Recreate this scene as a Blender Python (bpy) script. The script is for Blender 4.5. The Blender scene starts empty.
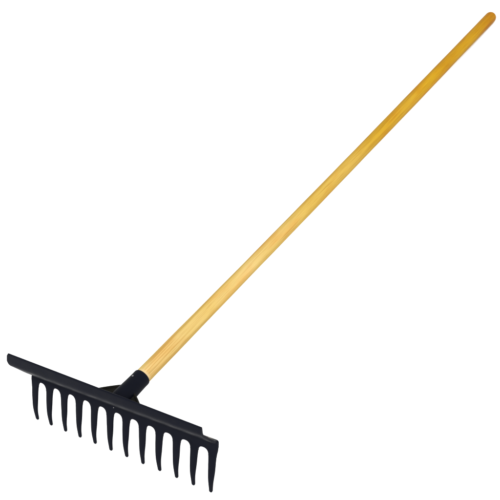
import bpy, bmesh, math, random
from mathutils import Matrix, Vector

scene = bpy.context.scene
C = scene.collection

# ------------------------------------------------------------------ camera
cam_data = bpy.data.cameras.new("camera")
cam = bpy.data.objects.new("camera", cam_data)
C.objects.link(cam)
cam_data.sensor_width = 36.0
cam_data.lens = 72.0
cam_data.clip_start = 0.05
cam_data.clip_end = 200.0
CAM_R = ((0.810951, -0.197845, 0.550651), (0.544153, 0.600934, -0.58547), (-0.215073, 0.774426, 0.594986))
cam.matrix_world = Matrix.Translation((1.05668, -0.67105, 1.24234)) @ Matrix(CAM_R).to_4x4()
scene.camera = cam

# ------------------------------------------------------------------ world and studio light
world = bpy.data.worlds.new("World")
scene.world = world
world.use_nodes = True
world.node_tree.nodes["Background"].inputs[0].default_value = (1, 1, 1, 1)
world.node_tree.nodes["Background"].inputs[1].default_value = 1.6


def softbox(name, loc, target, size, power, color=(1, 1, 1)):
    l = bpy.data.lights.new(name, 'AREA')
    l.shape = 'SQUARE'
    l.size = size
    l.energy = power
    l.color = color
    o = bpy.data.objects.new(name, l)
    C.objects.link(o)
    o.location = loc
    o.rotation_euler = (Vector(target) - Vector(loc)).to_track_quat('-Z', 'Y').to_euler()
    return o


softbox("softbox_front", (3.2, -3.6, 5.5), (0.3, 0.6, 0), 4.0, 900)

scene.view_settings.view_transform = 'Standard'
scene.view_settings.look = 'None'
scene.view_settings.exposure = 0.0
scene.view_settings.gamma = 1.0


# ------------------------------------------------------------------ materials
def new_mat(name):
    m = bpy.data.materials.new(name)
    m.use_nodes = True
    nt = m.node_tree
    return m, nt, nt.nodes["Principled BSDF"]


def node(nt, kind, **kw):
    n = nt.nodes.new(kind)
    for k, v in kw.items():
        setattr(n, k, v)
    return n


def ramp(nt, stops, interp='LINEAR'):
    r = nt.nodes.new('ShaderNodeValToRGB')
    r.color_ramp.interpolation = interp
    e = r.color_ramp.elements
    while len(e) < len(stops):
        e.new(0.5)
    for i, (p, c) in enumerate(stops):
        e[i].position = p
        e[i].color = (c[0], c[1], c[2], 1) if isinstance(c, (tuple, list)) else (c, c, c, 1)
    return r


def mixc(nt, blend, fac, a, b):
    m = nt.nodes.new('ShaderNodeMix')
    m.data_type = 'RGBA'
    m.blend_type = blend
    for sock, v in ((m.inputs[0], fac), (m.inputs[6], a), (m.inputs[7], b)):
        if hasattr(v, 'links') or isinstance(v, bpy.types.NodeSocket):
            nt.links.new(v, sock)
        elif isinstance(v, (tuple, list)):
            sock.default_value = (*v, 1) if len(v) == 3 else v
        else:
            sock.default_value = v
    return m.outputs[2]


def paper_mat():
    m, nt, b = new_mat("white_paper")
    tc = node(nt, 'ShaderNodeTexCoord')
    n = node(nt, 'ShaderNodeTexNoise')
    n.inputs['Scale'].default_value = 3.0
    nt.links.new(tc.outputs['Object'], n.inputs['Vector'])
    r = ramp(nt, [(0, 0.89), (1, 0.91)])
    nt.links.new(n.outputs['Fac'], r.inputs[0])
    nt.links.new(r.outputs[0], b.inputs['Base Color'])
    b.inputs['Roughness'].default_value = 0.9
    b.inputs['Specular IOR Level'].default_value = 0.1
    return m


def paint_mat(name, base, rough=0.42, spec=0.22, pale_patch=False):
    """powder-coated dark steel with faint orange-peel and dust"""
    m, nt, b = new_mat(name)
    tc = node(nt, 'ShaderNodeTexCoord')
    n = node(nt, 'ShaderNodeTexNoise')
    n.inputs['Scale'].default_value = 34.0
    n.inputs['Detail'].default_value = 6.0
    nt.links.new(tc.outputs['Object'], n.inputs['Vector'])
    r = ramp(nt, [(0.3, base), (0.62, tuple(c * 1.25 for c in base)), (0.8, (base[0] * 2.6, base[1] * 2.2, base[2] * 1.35))])
    nt.links.new(n.outputs['Fac'], r.inputs[0])
    nt.links.new(r.outputs[0], b.inputs['Base Color'])
    rr = ramp(nt, [(0.3, rough - 0.06), (0.7, rough + 0.1)])
    nt.links.new(n.outputs['Fac'], rr.inputs[0])
    nt.links.new(rr.outputs[0], b.inputs['Roughness'])
    n2 = node(nt, 'ShaderNodeTexNoise')
    n2.inputs['Scale'].default_value = 420.0
    n2.inputs['Detail'].default_value = 2.0
    nt.links.new(tc.outputs['Object'], n2.inputs['Vector'])
    bp = node(nt, 'ShaderNodeBump')
    bp.inputs['Strength'].default_value = 0.25
    bp.inputs['Distance'].default_value = 0.0006
    nt.links.new(n2.outputs['Fac'], bp.inputs['Height'])
    nt.links.new(bp.outputs[0], b.inputs['Normal'])
    b.inputs['Specular IOR Level'].default_value = spec
    if pale_patch:
        # pale patch mixed into the coat on the shelf near its right end
        geo = node(nt, 'ShaderNodeNewGeometry')
        sn = node(nt, 'ShaderNodeSeparateXYZ')
        nt.links.new(geo.outputs['Normal'], sn.inputs[0])
        sp = node(nt, 'ShaderNodeSeparateXYZ')
        nt.links.new(tc.outputs['Object'], sp.inputs[0])
        fac = None
        for out, a, b_, c_, d_ in ((sp.outputs['X'], 0.183, 0.189, 0.193, 0.206), (sp.outputs['Y'], 0.0270, 0.0290, 0.0355, 0.0370),
                                   (sp.outputs['Z'], 0.0868, 0.0885, 0.0915, 0.0940), (sn.outputs['Z'], -1.3, -1.2, 1.1, 1.2)):
            for lo, hi, rev in ((a, b_, False), (c_, d_, True)):
                q = node(nt, 'ShaderNodeMapRange')
                q.inputs['From Min'].default_value = lo
                q.inputs['From Max'].default_value = hi
                q.inputs['To Min'].default_value = 1.0 if rev else 0.0
                q.inputs['To Max'].default_value = 0.0 if rev else 1.0
                nt.links.new(out, q.inputs['Value'])
                if fac is None:
                    fac = q.outputs[0]
                else:
                    mu = node(nt, 'ShaderNodeMath', operation='MULTIPLY')
                    nt.links.new(fac, mu.inputs[0])
                    nt.links.new(q.outputs[0], mu.inputs[1])
                    fac = mu.outputs[0]
        wn = node(nt, 'ShaderNodeTexNoise')
        wn.inputs['Scale'].default_value = 260.0
        nt.links.new(tc.outputs['Object'], wn.inputs['Vector'])
        wr = ramp(nt, [(0.30, 0.25), (0.50, 1.0)])
        nt.links.new(wn.outputs['Fac'], wr.inputs[0])
        mu = node(nt, 'ShaderNodeMath', operation='MULTIPLY')
        nt.links.new(fac, mu.inputs[0])
        nt.links.new(wr.outputs[0], mu.inputs[1])
        fac = mu.outputs[0]
        cc = mixc(nt, 'MIX', fac, r.outputs[0], (0.16, 0.15, 0.13))
        nt.links.new(cc, b.inputs['Base Color'])
    return m


def wood_mat():
    """varnished ash: pale and dry near the head, amber towards the grip; grain runs along Y"""
    m, nt, b = new_mat("varnished_ash")
    tc = node(nt, 'ShaderNodeTexCoord')
    sep = node(nt, 'ShaderNodeSeparateXYZ')
    nt.links.new(tc.outputs['Object'], sep.inputs[0])
    # length gradient of the varnish
    mr = node(nt, 'ShaderNodeMapRange')
    mr.inputs['From Min'].default_value = 0.06
    mr.inputs['From Max'].default_value = 1.60
    nt.links.new(sep.outputs['Y'], mr.inputs['Value'])
    low = node(nt, 'ShaderNodeTexNoise')
    low.inputs['Scale'].default_value = 5.0
    low.inputs['Detail'].default_value = 2.0
    nt.links.new(tc.outputs['Object'], low.inputs['Vector'])
    ad = node(nt, 'ShaderNodeMath', operation='MULTIPLY_ADD')
    nt.links.new(low.outputs['Fac'], ad.inputs[0])
    ad.inputs[1].default_value = 0.56
    nt.links.new(mr.outputs[0], ad.inputs[2])
    sb = node(nt, 'ShaderNodeMath', operation='SUBTRACT')
    nt.links.new(ad.outputs[0], sb.inputs[0])
    sb.inputs[1].default_value = 0.28
    base = ramp(nt, [(0.00, (0.43, 0.352, 0.225)), (0.16, (0.425, 0.335, 0.185)), (0.34, (0.40, 0.297, 0.105)),
                     (0.55, (0.37, 0.245, 0.040)), (0.78, (0.365, 0.228, 0.014)), (0.97, (0.315, 0.155, 0.007))])
    nt.links.new(sb.outputs[0], base.inputs[0])
    # long grain
    mp = node(nt, 'ShaderNodeMapping')
    mp.inputs['Scale'].default_value = (230, 3.0, 230)
    nt.links.new(tc.outputs['Object'], mp.inputs['Vector'])
    g = node(nt, 'ShaderNodeTexNoise')
    g.inputs['Scale'].default_value = 1.0
    g.inputs['Detail'].default_value = 5.0
    g.inputs['Distortion'].default_value = 0.15
    nt.links.new(mp.outputs[0], g.inputs['Vector'])
    gr = ramp(nt, [(0.30, (0.74, 0.66, 0.50)), (0.46, (0.95, 0.93, 0.88)), (0.60, (1.0, 1.0, 1.0)), (0.75, (1.10, 1.12, 1.15))])
    nt.links.new(g.outputs['Fac'], gr.inputs[0])
    c1 = mixc(nt, 'MULTIPLY', 0.85, base.outputs[0], gr.outputs[0])
    # fine pores
    mp2 = node(nt, 'ShaderNodeMapping')
    mp2.inputs['Scale'].default_value = (900, 16, 900)
    nt.links.new(tc.outputs['Object'], mp2.inputs['Vector'])
    g2 = node(nt, 'ShaderNodeTexNoise')
    g2.inputs['Detail'].default_value = 2.0
    g2.inputs['Scale'].default_value = 1.0
    nt.links.new(mp2.outputs[0], g2.inputs['Vector'])
    pr = ramp(nt, [(0.34, (0.66, 0.52, 0.34)), (0.48, (1, 1, 1))])
    nt.links.new(g2.outputs['Fac'], pr.inputs[0])
    c2 = mixc(nt, 'MULTIPLY', 0.5, c1, pr.outputs[0])
    # warm flecks and figure patches
    mp3 = node(nt, 'ShaderNodeMapping')
    mp3.inputs['Scale'].default_value = (48, 9, 48)
    nt.links.new(tc.outputs['Object'], mp3.inputs['Vector'])
    g3 = node(nt, 'ShaderNodeTexNoise')
    g3.inputs['Detail'].default_value = 3.0
    g3.inputs['Scale'].default_value = 1.0
    nt.links.new(mp3.outputs[0], g3.inputs['Vector'])
    fr = ramp(nt, [(0.48, 0.0), (0.68, 0.85)])
    nt.links.new(g3.outputs['Fac'], fr.inputs[0])
    c3 = mixc(nt, 'MULTIPLY', fr.outputs[0], c2, (0.98, 0.80, 0.62))
    # bare pale shoulder where the handle is turned down to enter the socket
    br = ramp(nt, [(0.0, 1.0), (0.0030, 1.0), (0.0048, 0.0)])
    mr2 = node(nt, 'ShaderNodeMapRange')
    mr2.inputs['From Min'].default_value = 0.1005
    mr2.inputs['From Max'].default_value = 1.1005
    nt.links.new(sep.outputs['Y'], mr2.inputs['Value'])
    nt.links.new(mr2.outputs[0], br.inputs[0])
    c4 = mixc(nt, 'MIX', br.outputs[0], c3, (0.44, 0.37, 0.31))
    nt.links.new(c4, b.inputs['Base Color'])
    b.inputs['Roughness'].default_value = 0.5
    b.inputs['Specular IOR Level'].default_value = 0.05
    b.inputs['Coat Weight'].default_value = 1.0       # thin amber varnish
    b.inputs['Coat IOR'].default_value = 1.04
    b.inputs['Coat Roughness'].default_value = 0.35
    b.inputs['Coat Tint'].default_value = (0.84, 0.79, 0.58, 1)
    bp = node(nt, 'ShaderNodeBump')
    bp.inputs['Strength'].default_value = 0.35
    bp.inputs['Distance'].default_value = 0.0005
    nt.links.new(g.outputs['Fac'], bp.inputs['Height'])
    nt.links.new(bp.outputs[0], b.inputs['Normal'])
    return m


def metal_mat():
    m, nt, b = new_mat("worn_steel")
    tc = node(nt, 'ShaderNodeTexCoord')
    n = node(nt, 'ShaderNodeTexNoise')
    n.inputs['Scale'].default_value = 500
    nt.links.new(tc.outputs['Object'], n.inputs['Vector'])
    r = ramp(nt, [(0.3, (0.05, 0.05, 0.055)), (0.7, (0.16, 0.155, 0.155))])
    nt.links.new(n.outputs['Fac'], r.inputs[0])
    nt.links.new(r.outputs[0], b.inputs['Base Color'])
    b.inputs['Metallic'].default_value = 0.7
    b.inputs['Roughness'].default_value = 0.4
    return m


PAPER = paper_mat()
PAINT = paint_mat("dark_powder_coat", (0.0018, 0.0022, 0.0044), 0.55, 0.03)
PAINT_PALE_PATCH = paint_mat("pale_patch_powder_coat", (0.0018, 0.0022, 0.0044), 0.55, 0.03, True)
PAINT_LIT = paint_mat("lit_powder_coat", (0.0060, 0.0058, 0.0050), 0.7, 0.02)  # lighter olive coat for the braces: light on their tops put into the colour
WOOD = wood_mat()
STEEL = metal_mat()

# ------------------------------------------------------------------ helpers
# Rake dimensions are in millimetres in the rake's own frame: X along the head, Y along the handle,
# Z away from the tines, zero at the middle of the fold of the head. T0 is the middle of the tine tips.
T0 = Vector((0.0, -34.69, -83.46))


def L(x, y, z):
    return (Vector((x, y, z)) - T0) * 0.001


def link(name, bm, mat, parent=None, smooth=True, angle=40):
    bmesh.ops.remove_doubles(bm, verts=bm.verts, dist=1e-6)
    bmesh.ops.recalc_face_normals(bm, faces=bm.faces)
    me = bpy.data.meshes.new(name)
    for f in bm.faces:
        f.smooth = smooth
    for e in bm.edges:
        if len(e.link_faces) == 2 and e.calc_face_angle(0) > math.radians(angle):
            e.smooth = False
    bm.to_mesh(me)
    bm.free()
    me.materials.append(mat)
    o = bpy.data.objects.new(name, me)
    C.objects.link(o)
    o.parent = parent
    return o


def bridge(bm, rings, closed=True, cap=True):
    vr = [[bm.verts.new(p) for p in r] for r in rings]
    n = len(vr[0])
    for a, b in zip(vr, vr[1:]):
        for i in range(n if closed else n - 1):
            j = (i + 1) % n
            bm.faces.new((a[i], a[j], b[j], b[i]))
    if cap:
        bm.faces.new(vr[0])
        bm.faces.new(vr[-1])
    return vr


def catmull(pts, per=6):
    out = []
    n = len(pts)
    for i in range(n - 1):
        p0, p1, p2, p3 = pts[max(i - 1, 0)], pts[i], pts[i + 1], pts[min(i + 2, n - 1)]
        for k in range(per):
            t = k / per
            out.append(tuple(0.5 * ((2 * b) + (c - a) * t + (2 * a - 5 * b + 4 * c - d) * t * t + (-a + 3 * b - 3 * c + d) * t ** 3)
                             for a, b, c, d in zip(p0, p1, p2, p3)))
    out.append(tuple(pts[-1]))
    return out


# centreline of the toothed plate in (y, z), by arc length from the fold
CL = []
zz, acc, prev = 0.0, 0.0, None
while zz > -100:
    p = (0.55 * zz + 0.0016 * zz * zz - (1.0 * math.sin(math.pi * (-40 - zz) / 43.5) ** 2 if -83.5 < zz < -40 else 0), zz)
    if prev:
        acc += math.hypot(p[0] - prev[0], p[1] - prev[1])
    CL.append((acc, p[0], p[1]))
    prev = p
    zz -= 0.5


def comb(u, v, w, dv=0.0):
    """point of the toothed plate: u along the head, v down from the fold, w out of the plate (towards the camera side)"""
    v = max(v, 0.0)
    for i in range(1, len(CL)):
        if CL[i][0] >= v:
            break
    a, b = CL[i - 1], CL[i]
    t = (v - a[0]) / (b[0] - a[0])
    y = a[1] + (b[1] - a[1]) * t
    z = a[2] + (b[2] - a[2]) * t
    ty, tz = b[1] - a[1], b[2] - a[2]
    l = math.hypot(ty, tz)
    ty, tz = ty / l, tz / l
    k = u / 217.0
    z += k * (3.2 * max(0, 1 - v / 9.0) - 1.5 * max(0, 1 - abs(v - 13) / 9.0))     # the bar tapers very slightly
    return L(u, y + tz * w, z - ty * w)     # normal (tz, -ty): towards -Y


S = 36.745          # tine spacing
VS = 25.0           # where a tine leaves the plate
HW0 = 7.3           # half width of a tine there
THK = 2.3           # half thickness of the plate
VTIP = next(c[0] for c in CL if c[2] <= -83.4)

# ------------------------------------------------------------------ the floor
bm = bmesh.new()
bmesh.ops.create_grid(bm, x_segments=4, y_segments=4, size=20)
floor = link("floor", bm, PAPER, None, False)
floor["kind"] = "structure"

# ------------------------------------------------------------------ the rake
rake = bpy.data.objects.new("garden_rake", None)
C.objects.link(rake)
rake["label"] = "long-handled garden rake with a pale wooden handle and a black twelve-toothed steel head"
rake["category"] = "rake"
rake.matrix_world = Matrix(((1, 0, 0), (0, 0.998801, 0.048965), (0, -0.048965, 0.998801))).to_4x4()
rake.location = (0, 0, 0.0006)

# --- handle
AZ = 8.1            # height of the handle's axis over the fold
YS, YE = 67.0, 1557.0
rng = random.Random(4)


def handle_bm():
    bm = bmesh.new()
    rings = []
    ys = [40, 60, 64, 66.5] + [67.5, 69, 71] + [71 + (YE - 15 - 71) * k / 60 for k in range(1, 61)]
    tip = 14.5
    prof = []
    for y in ys:
        if y <= 66.5:
            r = 13.6
        elif y <= 71:
            r = 13.7 + (y - 67.5) * 0.22
        else:
            t = (y - 71) / (YE - 71)
            r = 14.45 - 0.75 * math.sin(min(t / 0.3, 1) * math.pi / 2) + 1.0 * min(1, max(0, (t - 0.35) / 0.4))
        prof.append((y, r))
    rl = prof[-1][1]
    for k in range(1, 9):
        a = k / 8 * math.pi / 2
        prof.append((YE - 15 + 15 * math.sin(a), max(rl * (1 - (1 - math.cos(a)) ** 1.0) ** 0.8, 0.05)))
    N = 40
    for y, r in prof:
        t = max(0, (y - 71) / (YE - 71))
        bx = 2.4 * math.sin(math.pi * min(t, 1) ** 0.9)
        wob = 0.12 * math.sin(y * 0.013) + 0.08 * math.sin(y * 0.041 + 1)
        rings.append([L(bx + (r + wob) * math.cos(2 * math.pi * i / N), y, AZ + (r + wob) * math.sin(2 * math.pi * i / N)) for i in range(N)])
    bridge(bm, rings)
    return bm


link("handle", handle_bm(), WOOD, rake)


# --- head: crossbar = toothed plate + fold + levelling flange, one pressed piece
def crossbar_bm():
    bm = bmesh.new()
    # toothed plate with arched gaps, built in columns
    W = 213.2
    half_gap = S / 2 - HW0

    def vb_gap(x):      # x in -1..1 across a gap
        return VS - (VS - 13.2) * (1 - abs(x) ** 2.3) ** (1 / 2.3)
    left = -5.5 * S - HW0
    # outer margin left: plate edge runs down to the first tine
    xs = []
    xs.append((left, VS))
    for i in range(12):
        c = (i - 5.5) * S
        xs.append((c - HW0 * 0.5, VS))
        xs.append((c, VS))
        xs.append((c + HW0 * 0.5, VS))
        xs.append((c + HW0, VS))
        if i < 11:
            g = c + S / 2
            K = 18
            for k in range(1, K):
                x = -math.cos(math.pi * k / K)
                xs.append((g + half_gap * x, vb_gap(x)))
            xs.append((g + half_gap, VS))
    R = 4
    front, back = [], []
    for q, (x, vb) in enumerate(xs):
        def ux(t):      # the plate's ends splay outwards above the outer tines
            if q in (0, len(xs) - 1):
                sgn = -1 if q == 0 else 1
                return x + sgn * (W - abs(x)) * (1 - t) ** 1.5 - (sgn * 1.0 if t == 0 else 0)
            return x
        front.append([bm.verts.new(comb(ux(r / R), vb * r / R, THK)) for r in range(R + 1)])
        back.append([bm.verts.new(comb(ux(r / R), vb * r / R, -THK)) for r in range(R + 1)])
    for a, b, a2, b2 in zip(front, front[1:], back, back[1:]):
        for r in range(R):
            bm.faces.new((a[r], a[r + 1], b[r + 1], b[r]))
            bm.faces.new((a2[r], b2[r], b2[r + 1], a2[r + 1]))
        bm.faces.new((a[R], a2[R], b2[R], b[R]))
        bm.faces.new((a[0], b[0], b2[0], a2[0]))
    for f, b in ((front[0], back[0]), (front[-1], back[-1])):
        for r in range(R):
            bm.faces.new((f[r], b[r], b[r + 1], f[r + 1]))
    bmesh.ops.recalc_face_normals(bm, faces=bm.faces)
    # round the long edges
    stub = {v for k, (x, vb) in enumerate(xs) if vb == VS for v in (front[k][R], back[k][R])}
    es = [e for e in bm.edges if len(e.link_faces) == 2 and e.calc_face_angle(0) > math.radians(55)
          and not (e.verts[0] in stub and e.verts[1] in stub)]
    bmesh.ops.bevel(bm, geom=es, offset=0.0011, segments=2, affect='EDGES', profile=0.6)

    # fold bead along the root
    rings = []
    for x, s in [(-W + 0.3, 0.3), (-W + 1.0, 0.62), (-W + 2.6, 0.88), (-W + 5, 1.0)] + \
            [(-W + 5 + (2 * W - 10) * k / 20, 1.0) for k in range(1, 20)] + \
            [(W - 5, 1.0), (W - 2.6, 0.88), (W - 1.0, 0.62), (W - 0.3, 0.3)]:
        rings.append([L(x, -0.8 + 3.9 * s * math.cos(2 * math.pi * i / 26), 0.6 + 3.2 * x / 217 + 3.6 * s * math.sin(2 * math.pi * i / 26)) for i in range(26)])
    bridge(bm, rings)

    # levelling flange: sheet of thickness 3.6 following a curved profile
    prof = catmull([(0.0, 1.6), (-7.0, 8.2), (-14.0, 19.0), (-21.5, 31.5), (-27.6, 41.5), (-30.2, 46.3), (-30.6, 52.0), (-28.0, 65.2)], 5)
    n = len(prof)
    h = 1.9
    outer, inner, lens = [], [], []
    for k, (y, z) in enumerate(prof):
        a, b = prof[max(k - 1, 0)], prof[min(k + 1, n - 1)]
        ty, tz = b[0] - a[0], b[1] - a[1]
        l = math.hypot(ty, tz)
        ty, tz = ty / l, tz / l
        outer.append((y - tz * h, z + ty * h))
        inner.append((y + tz * h, z - ty * h))
        t = k / (n - 1)
        lens.append(211.0 + 5.9 * min(1, t * 1.6) - 0.9 * max(0, (t - 0.7) / 0.3) ** 2)
    loop = [(o[0], o[1], ln) for o, ln in zip(outer, lens)]
    # rounded lip
    (oy, oz), (iy, iz) = outer[-1], inner[-1]
    cy, cz = (oy + iy) / 2, (oz + iz) / 2
    ty, tz = -(iz - oz), (iy - oy)
    l = math.hypot(ty, tz)
    ty, tz = ty / l, tz / l
    for k in range(1, 5):
        a = math.pi * k / 5
        loop.append((cy + (oy - cy) * math.cos(a) + ty * h * math.sin(a), cz + (oz - cz) * math.cos(a) + tz * h * math.sin(a), lens[-1] - 0.4))
    loop += [(i_[0], i_[1], ln) for i_, ln in zip(reversed(inner), reversed(lens))]
    M = 40
    rings = []
    for k in range(M + 1):
        s = -1 + 2 * k / M
        ring = []
        for y, z, ln in loop:
            dz = 3.2 - 4.9 * min(1, max(0, (z - 50) / 15))
            if s < 0:
                ln = ln + 4.6 * max(0, 1 - abs(z - 54) / 12) - (1.2 if z > 64 else 0)
            ring.append(L(s * ln, y, z + s * dz))
        rings.append(ring)
    bridge(bm, rings)
    return bm


crossbar = link("crossbar", crossbar_bm(), PAINT_PALE_PATCH, rake, angle=25)


def tine_bm(i):
    bm = bmesh.new()
    c = (i - 5.5) * S
    lean = (2.2 * (1 - i / 2.0) if i < 2 else (-2.6 * (i - 9) / 2.0 if i > 9 else 0)) + rng.uniform(-0.5, 0.5)
    bend = rng.uniform(-0.8, 0.8)
    vend = VTIP + rng.uniform(-0.7, 0.0)

    def section(cu, v, hw, ht, r=1.15):
        r = min(r, hw * 0.8, ht * 0.8)
        pts = []
        for sx, sy, a0 in ((1, 1, 0), (-1, 1, 90), (-1, -1, 180), (1, -1, 270)):
            for k in range(4):
                a = math.radians(a0 + 30 * k)
                pts.append((sx * (hw - r) + r * math.cos(a), sy * (ht - r) + r * math.sin(a)))
        return [comb(cu + x, v, y) for x, y in pts]
    rings = []
    for v, hw, ht in catmull([(VS, HW0, THK), (32, 6.9, THK), (42, 6.6, 2.4), (54, 6.0, 2.5), (66, 5.0, 2.5), (78, 3.8, 2.4), (vend - 3.5, 3.2, 2.2)], 4):
        t = (v - VS) / (vend - VS)
        rings.append(section(c + lean * t * t + bend * math.sin(math.pi * t), v, hw, ht, 1.15 + 1.2 * t))
    for k in range(1, 6):
        a = k / 5 * math.pi / 2
        v = vend - 3.5 + 3.5 * math.sin(a)
        s = max(math.cos(a), 0.12)
        rings.append(section(c + lean, v, 3.1 * s, 2.2 * s, 2.4 * s))
    bridge(bm, rings)
    return bm


for i in range(12):
    link("tine", tine_bm(i), PAINT, crossbar, angle=25)


# --- socket
def socket_bm():
    bm = bmesh.new()
    N = 40
    rings = []
    prof = [(-7, 9.0, 0.55), (-3, 14.5, 0.8), (2, 17.2, 0.95), (10, 17.7, 1), (22, 17.3, 1), (40, 16.6, 1), (58, 16.2, 1), (63.5, 16.3, 1),
            (65.8, 16.1, 1), (66.8, 15.6, 1), (67.1, 15.0, 1), (66.9, 14.4, 1), (64, 13.9, 1), (45, 13.8, 1)]
    for y, r, sz in prof:
        rings.append([L(r * math.cos(2 * math.pi * i / N), y, AZ + sz * r * math.sin(2 * math.pi * i / N)) for i in range(N)])
    bridge(bm, rings)
    return bm


socket = link("socket", socket_bm(), PAINT, rake, angle=70)


def ball(bm, centre, normal, r, h, N=16):
    n = Vector(normal).normalized()
    a = n.orthogonal().normalized()
    b = n.cross(a)
    rings = []
    for k, (rr, hh) in enumerate(((1.0, -0.6), (1.0, 0.0), (0.93, 0.45), (0.7, 0.8), (0.4, 0.96), (0.08, 1.0))):
        rings.append([centre + (a * math.cos(2 * math.pi * i / N) + b * math.sin(2 * math.pi * i / N)) * r * rr * 0.001 + n * h * hh * 0.001 for i in range(N)])
    bridge(bm, rings)


bm = bmesh.new()
th = math.radians(99)
nrm = Vector((math.cos(th), 0, math.sin(th)))
ball(bm, L(16.4 * nrm.x, 50, AZ + 16.4 * nrm.z), nrm, 1.8, 1.0)
link("rivet", bm, STEEL, socket)

bm = bmesh.new()
ball(bm, comb(-9.5, 5.5, THK), comb(0, 5.5, 5) - comb(0, 5.5, 0), 1.1, 0.7)
link("rivet", bm, STEEL, crossbar)


# --- braces either side of the socket
def brace_bm(s):
    bm = bmesh.new()
    ys, xe = (38, 72) if s < 0 else (29, 54)
    # raised outer rim: a rounded bar from the socket's side down to the crossbar
    path = catmull([(11 + (xe - 11) * q, ys + (-1.5 - ys) * q + 1.2 * math.sin(math.pi * q), AZ - 2.5 * q * q) for q in (0, 0.2, 0.4, 0.6, 0.8, 1.0)], 4)
    rings = []
    for k, (x, y, z) in enumerate(path):
        a, b = path[max(k - 1, 0)], path[min(k + 1, len(path) - 1)]
        t = Vector((b[0] - a[0], b[1] - a[1], b[2] - a[2])).normalized()
        nn = Vector((t.y, -t.x, 0)).normalized()
        m = t.cross(nn)
        ring = []
        for i in range(12):
            an = 2 * math.pi * i / 12
            q = Vector((x, y, z)) + nn * 2.4 * math.cos(an) + m * 4.2 * math.sin(an)
            ring.append(L(s * q.x, q.y, q.z))
        rings.append(ring)
    bridge(bm, rings)
    # recessed web
    top, bot = [], []
    pts = [(p[0], p[1]) for p in path] + [(xe, -4), (xe * 0.6, -5), (11, -6)]
    for x, y in pts:
        top.append(bm.verts.new(L(s * x, y, AZ + 1.6 - 3.0 * max(0, x - 12) / 56)))
        bot.append(bm.verts.new(L(s * x, y, AZ - 5.5 - 2.5 * max(0, x - 12) / 56)))
    bm.faces.new(top)
    bm.faces.new(bot)
    n = len(pts)
    for i in range(n):
        j = (i + 1) % n
        bm.faces.new((top[i], top[j], bot[j], bot[i]))
    return bm


for s in (-1, 1):
    link("brace", brace_bm(s), PAINT_LIT, socket, angle=45)
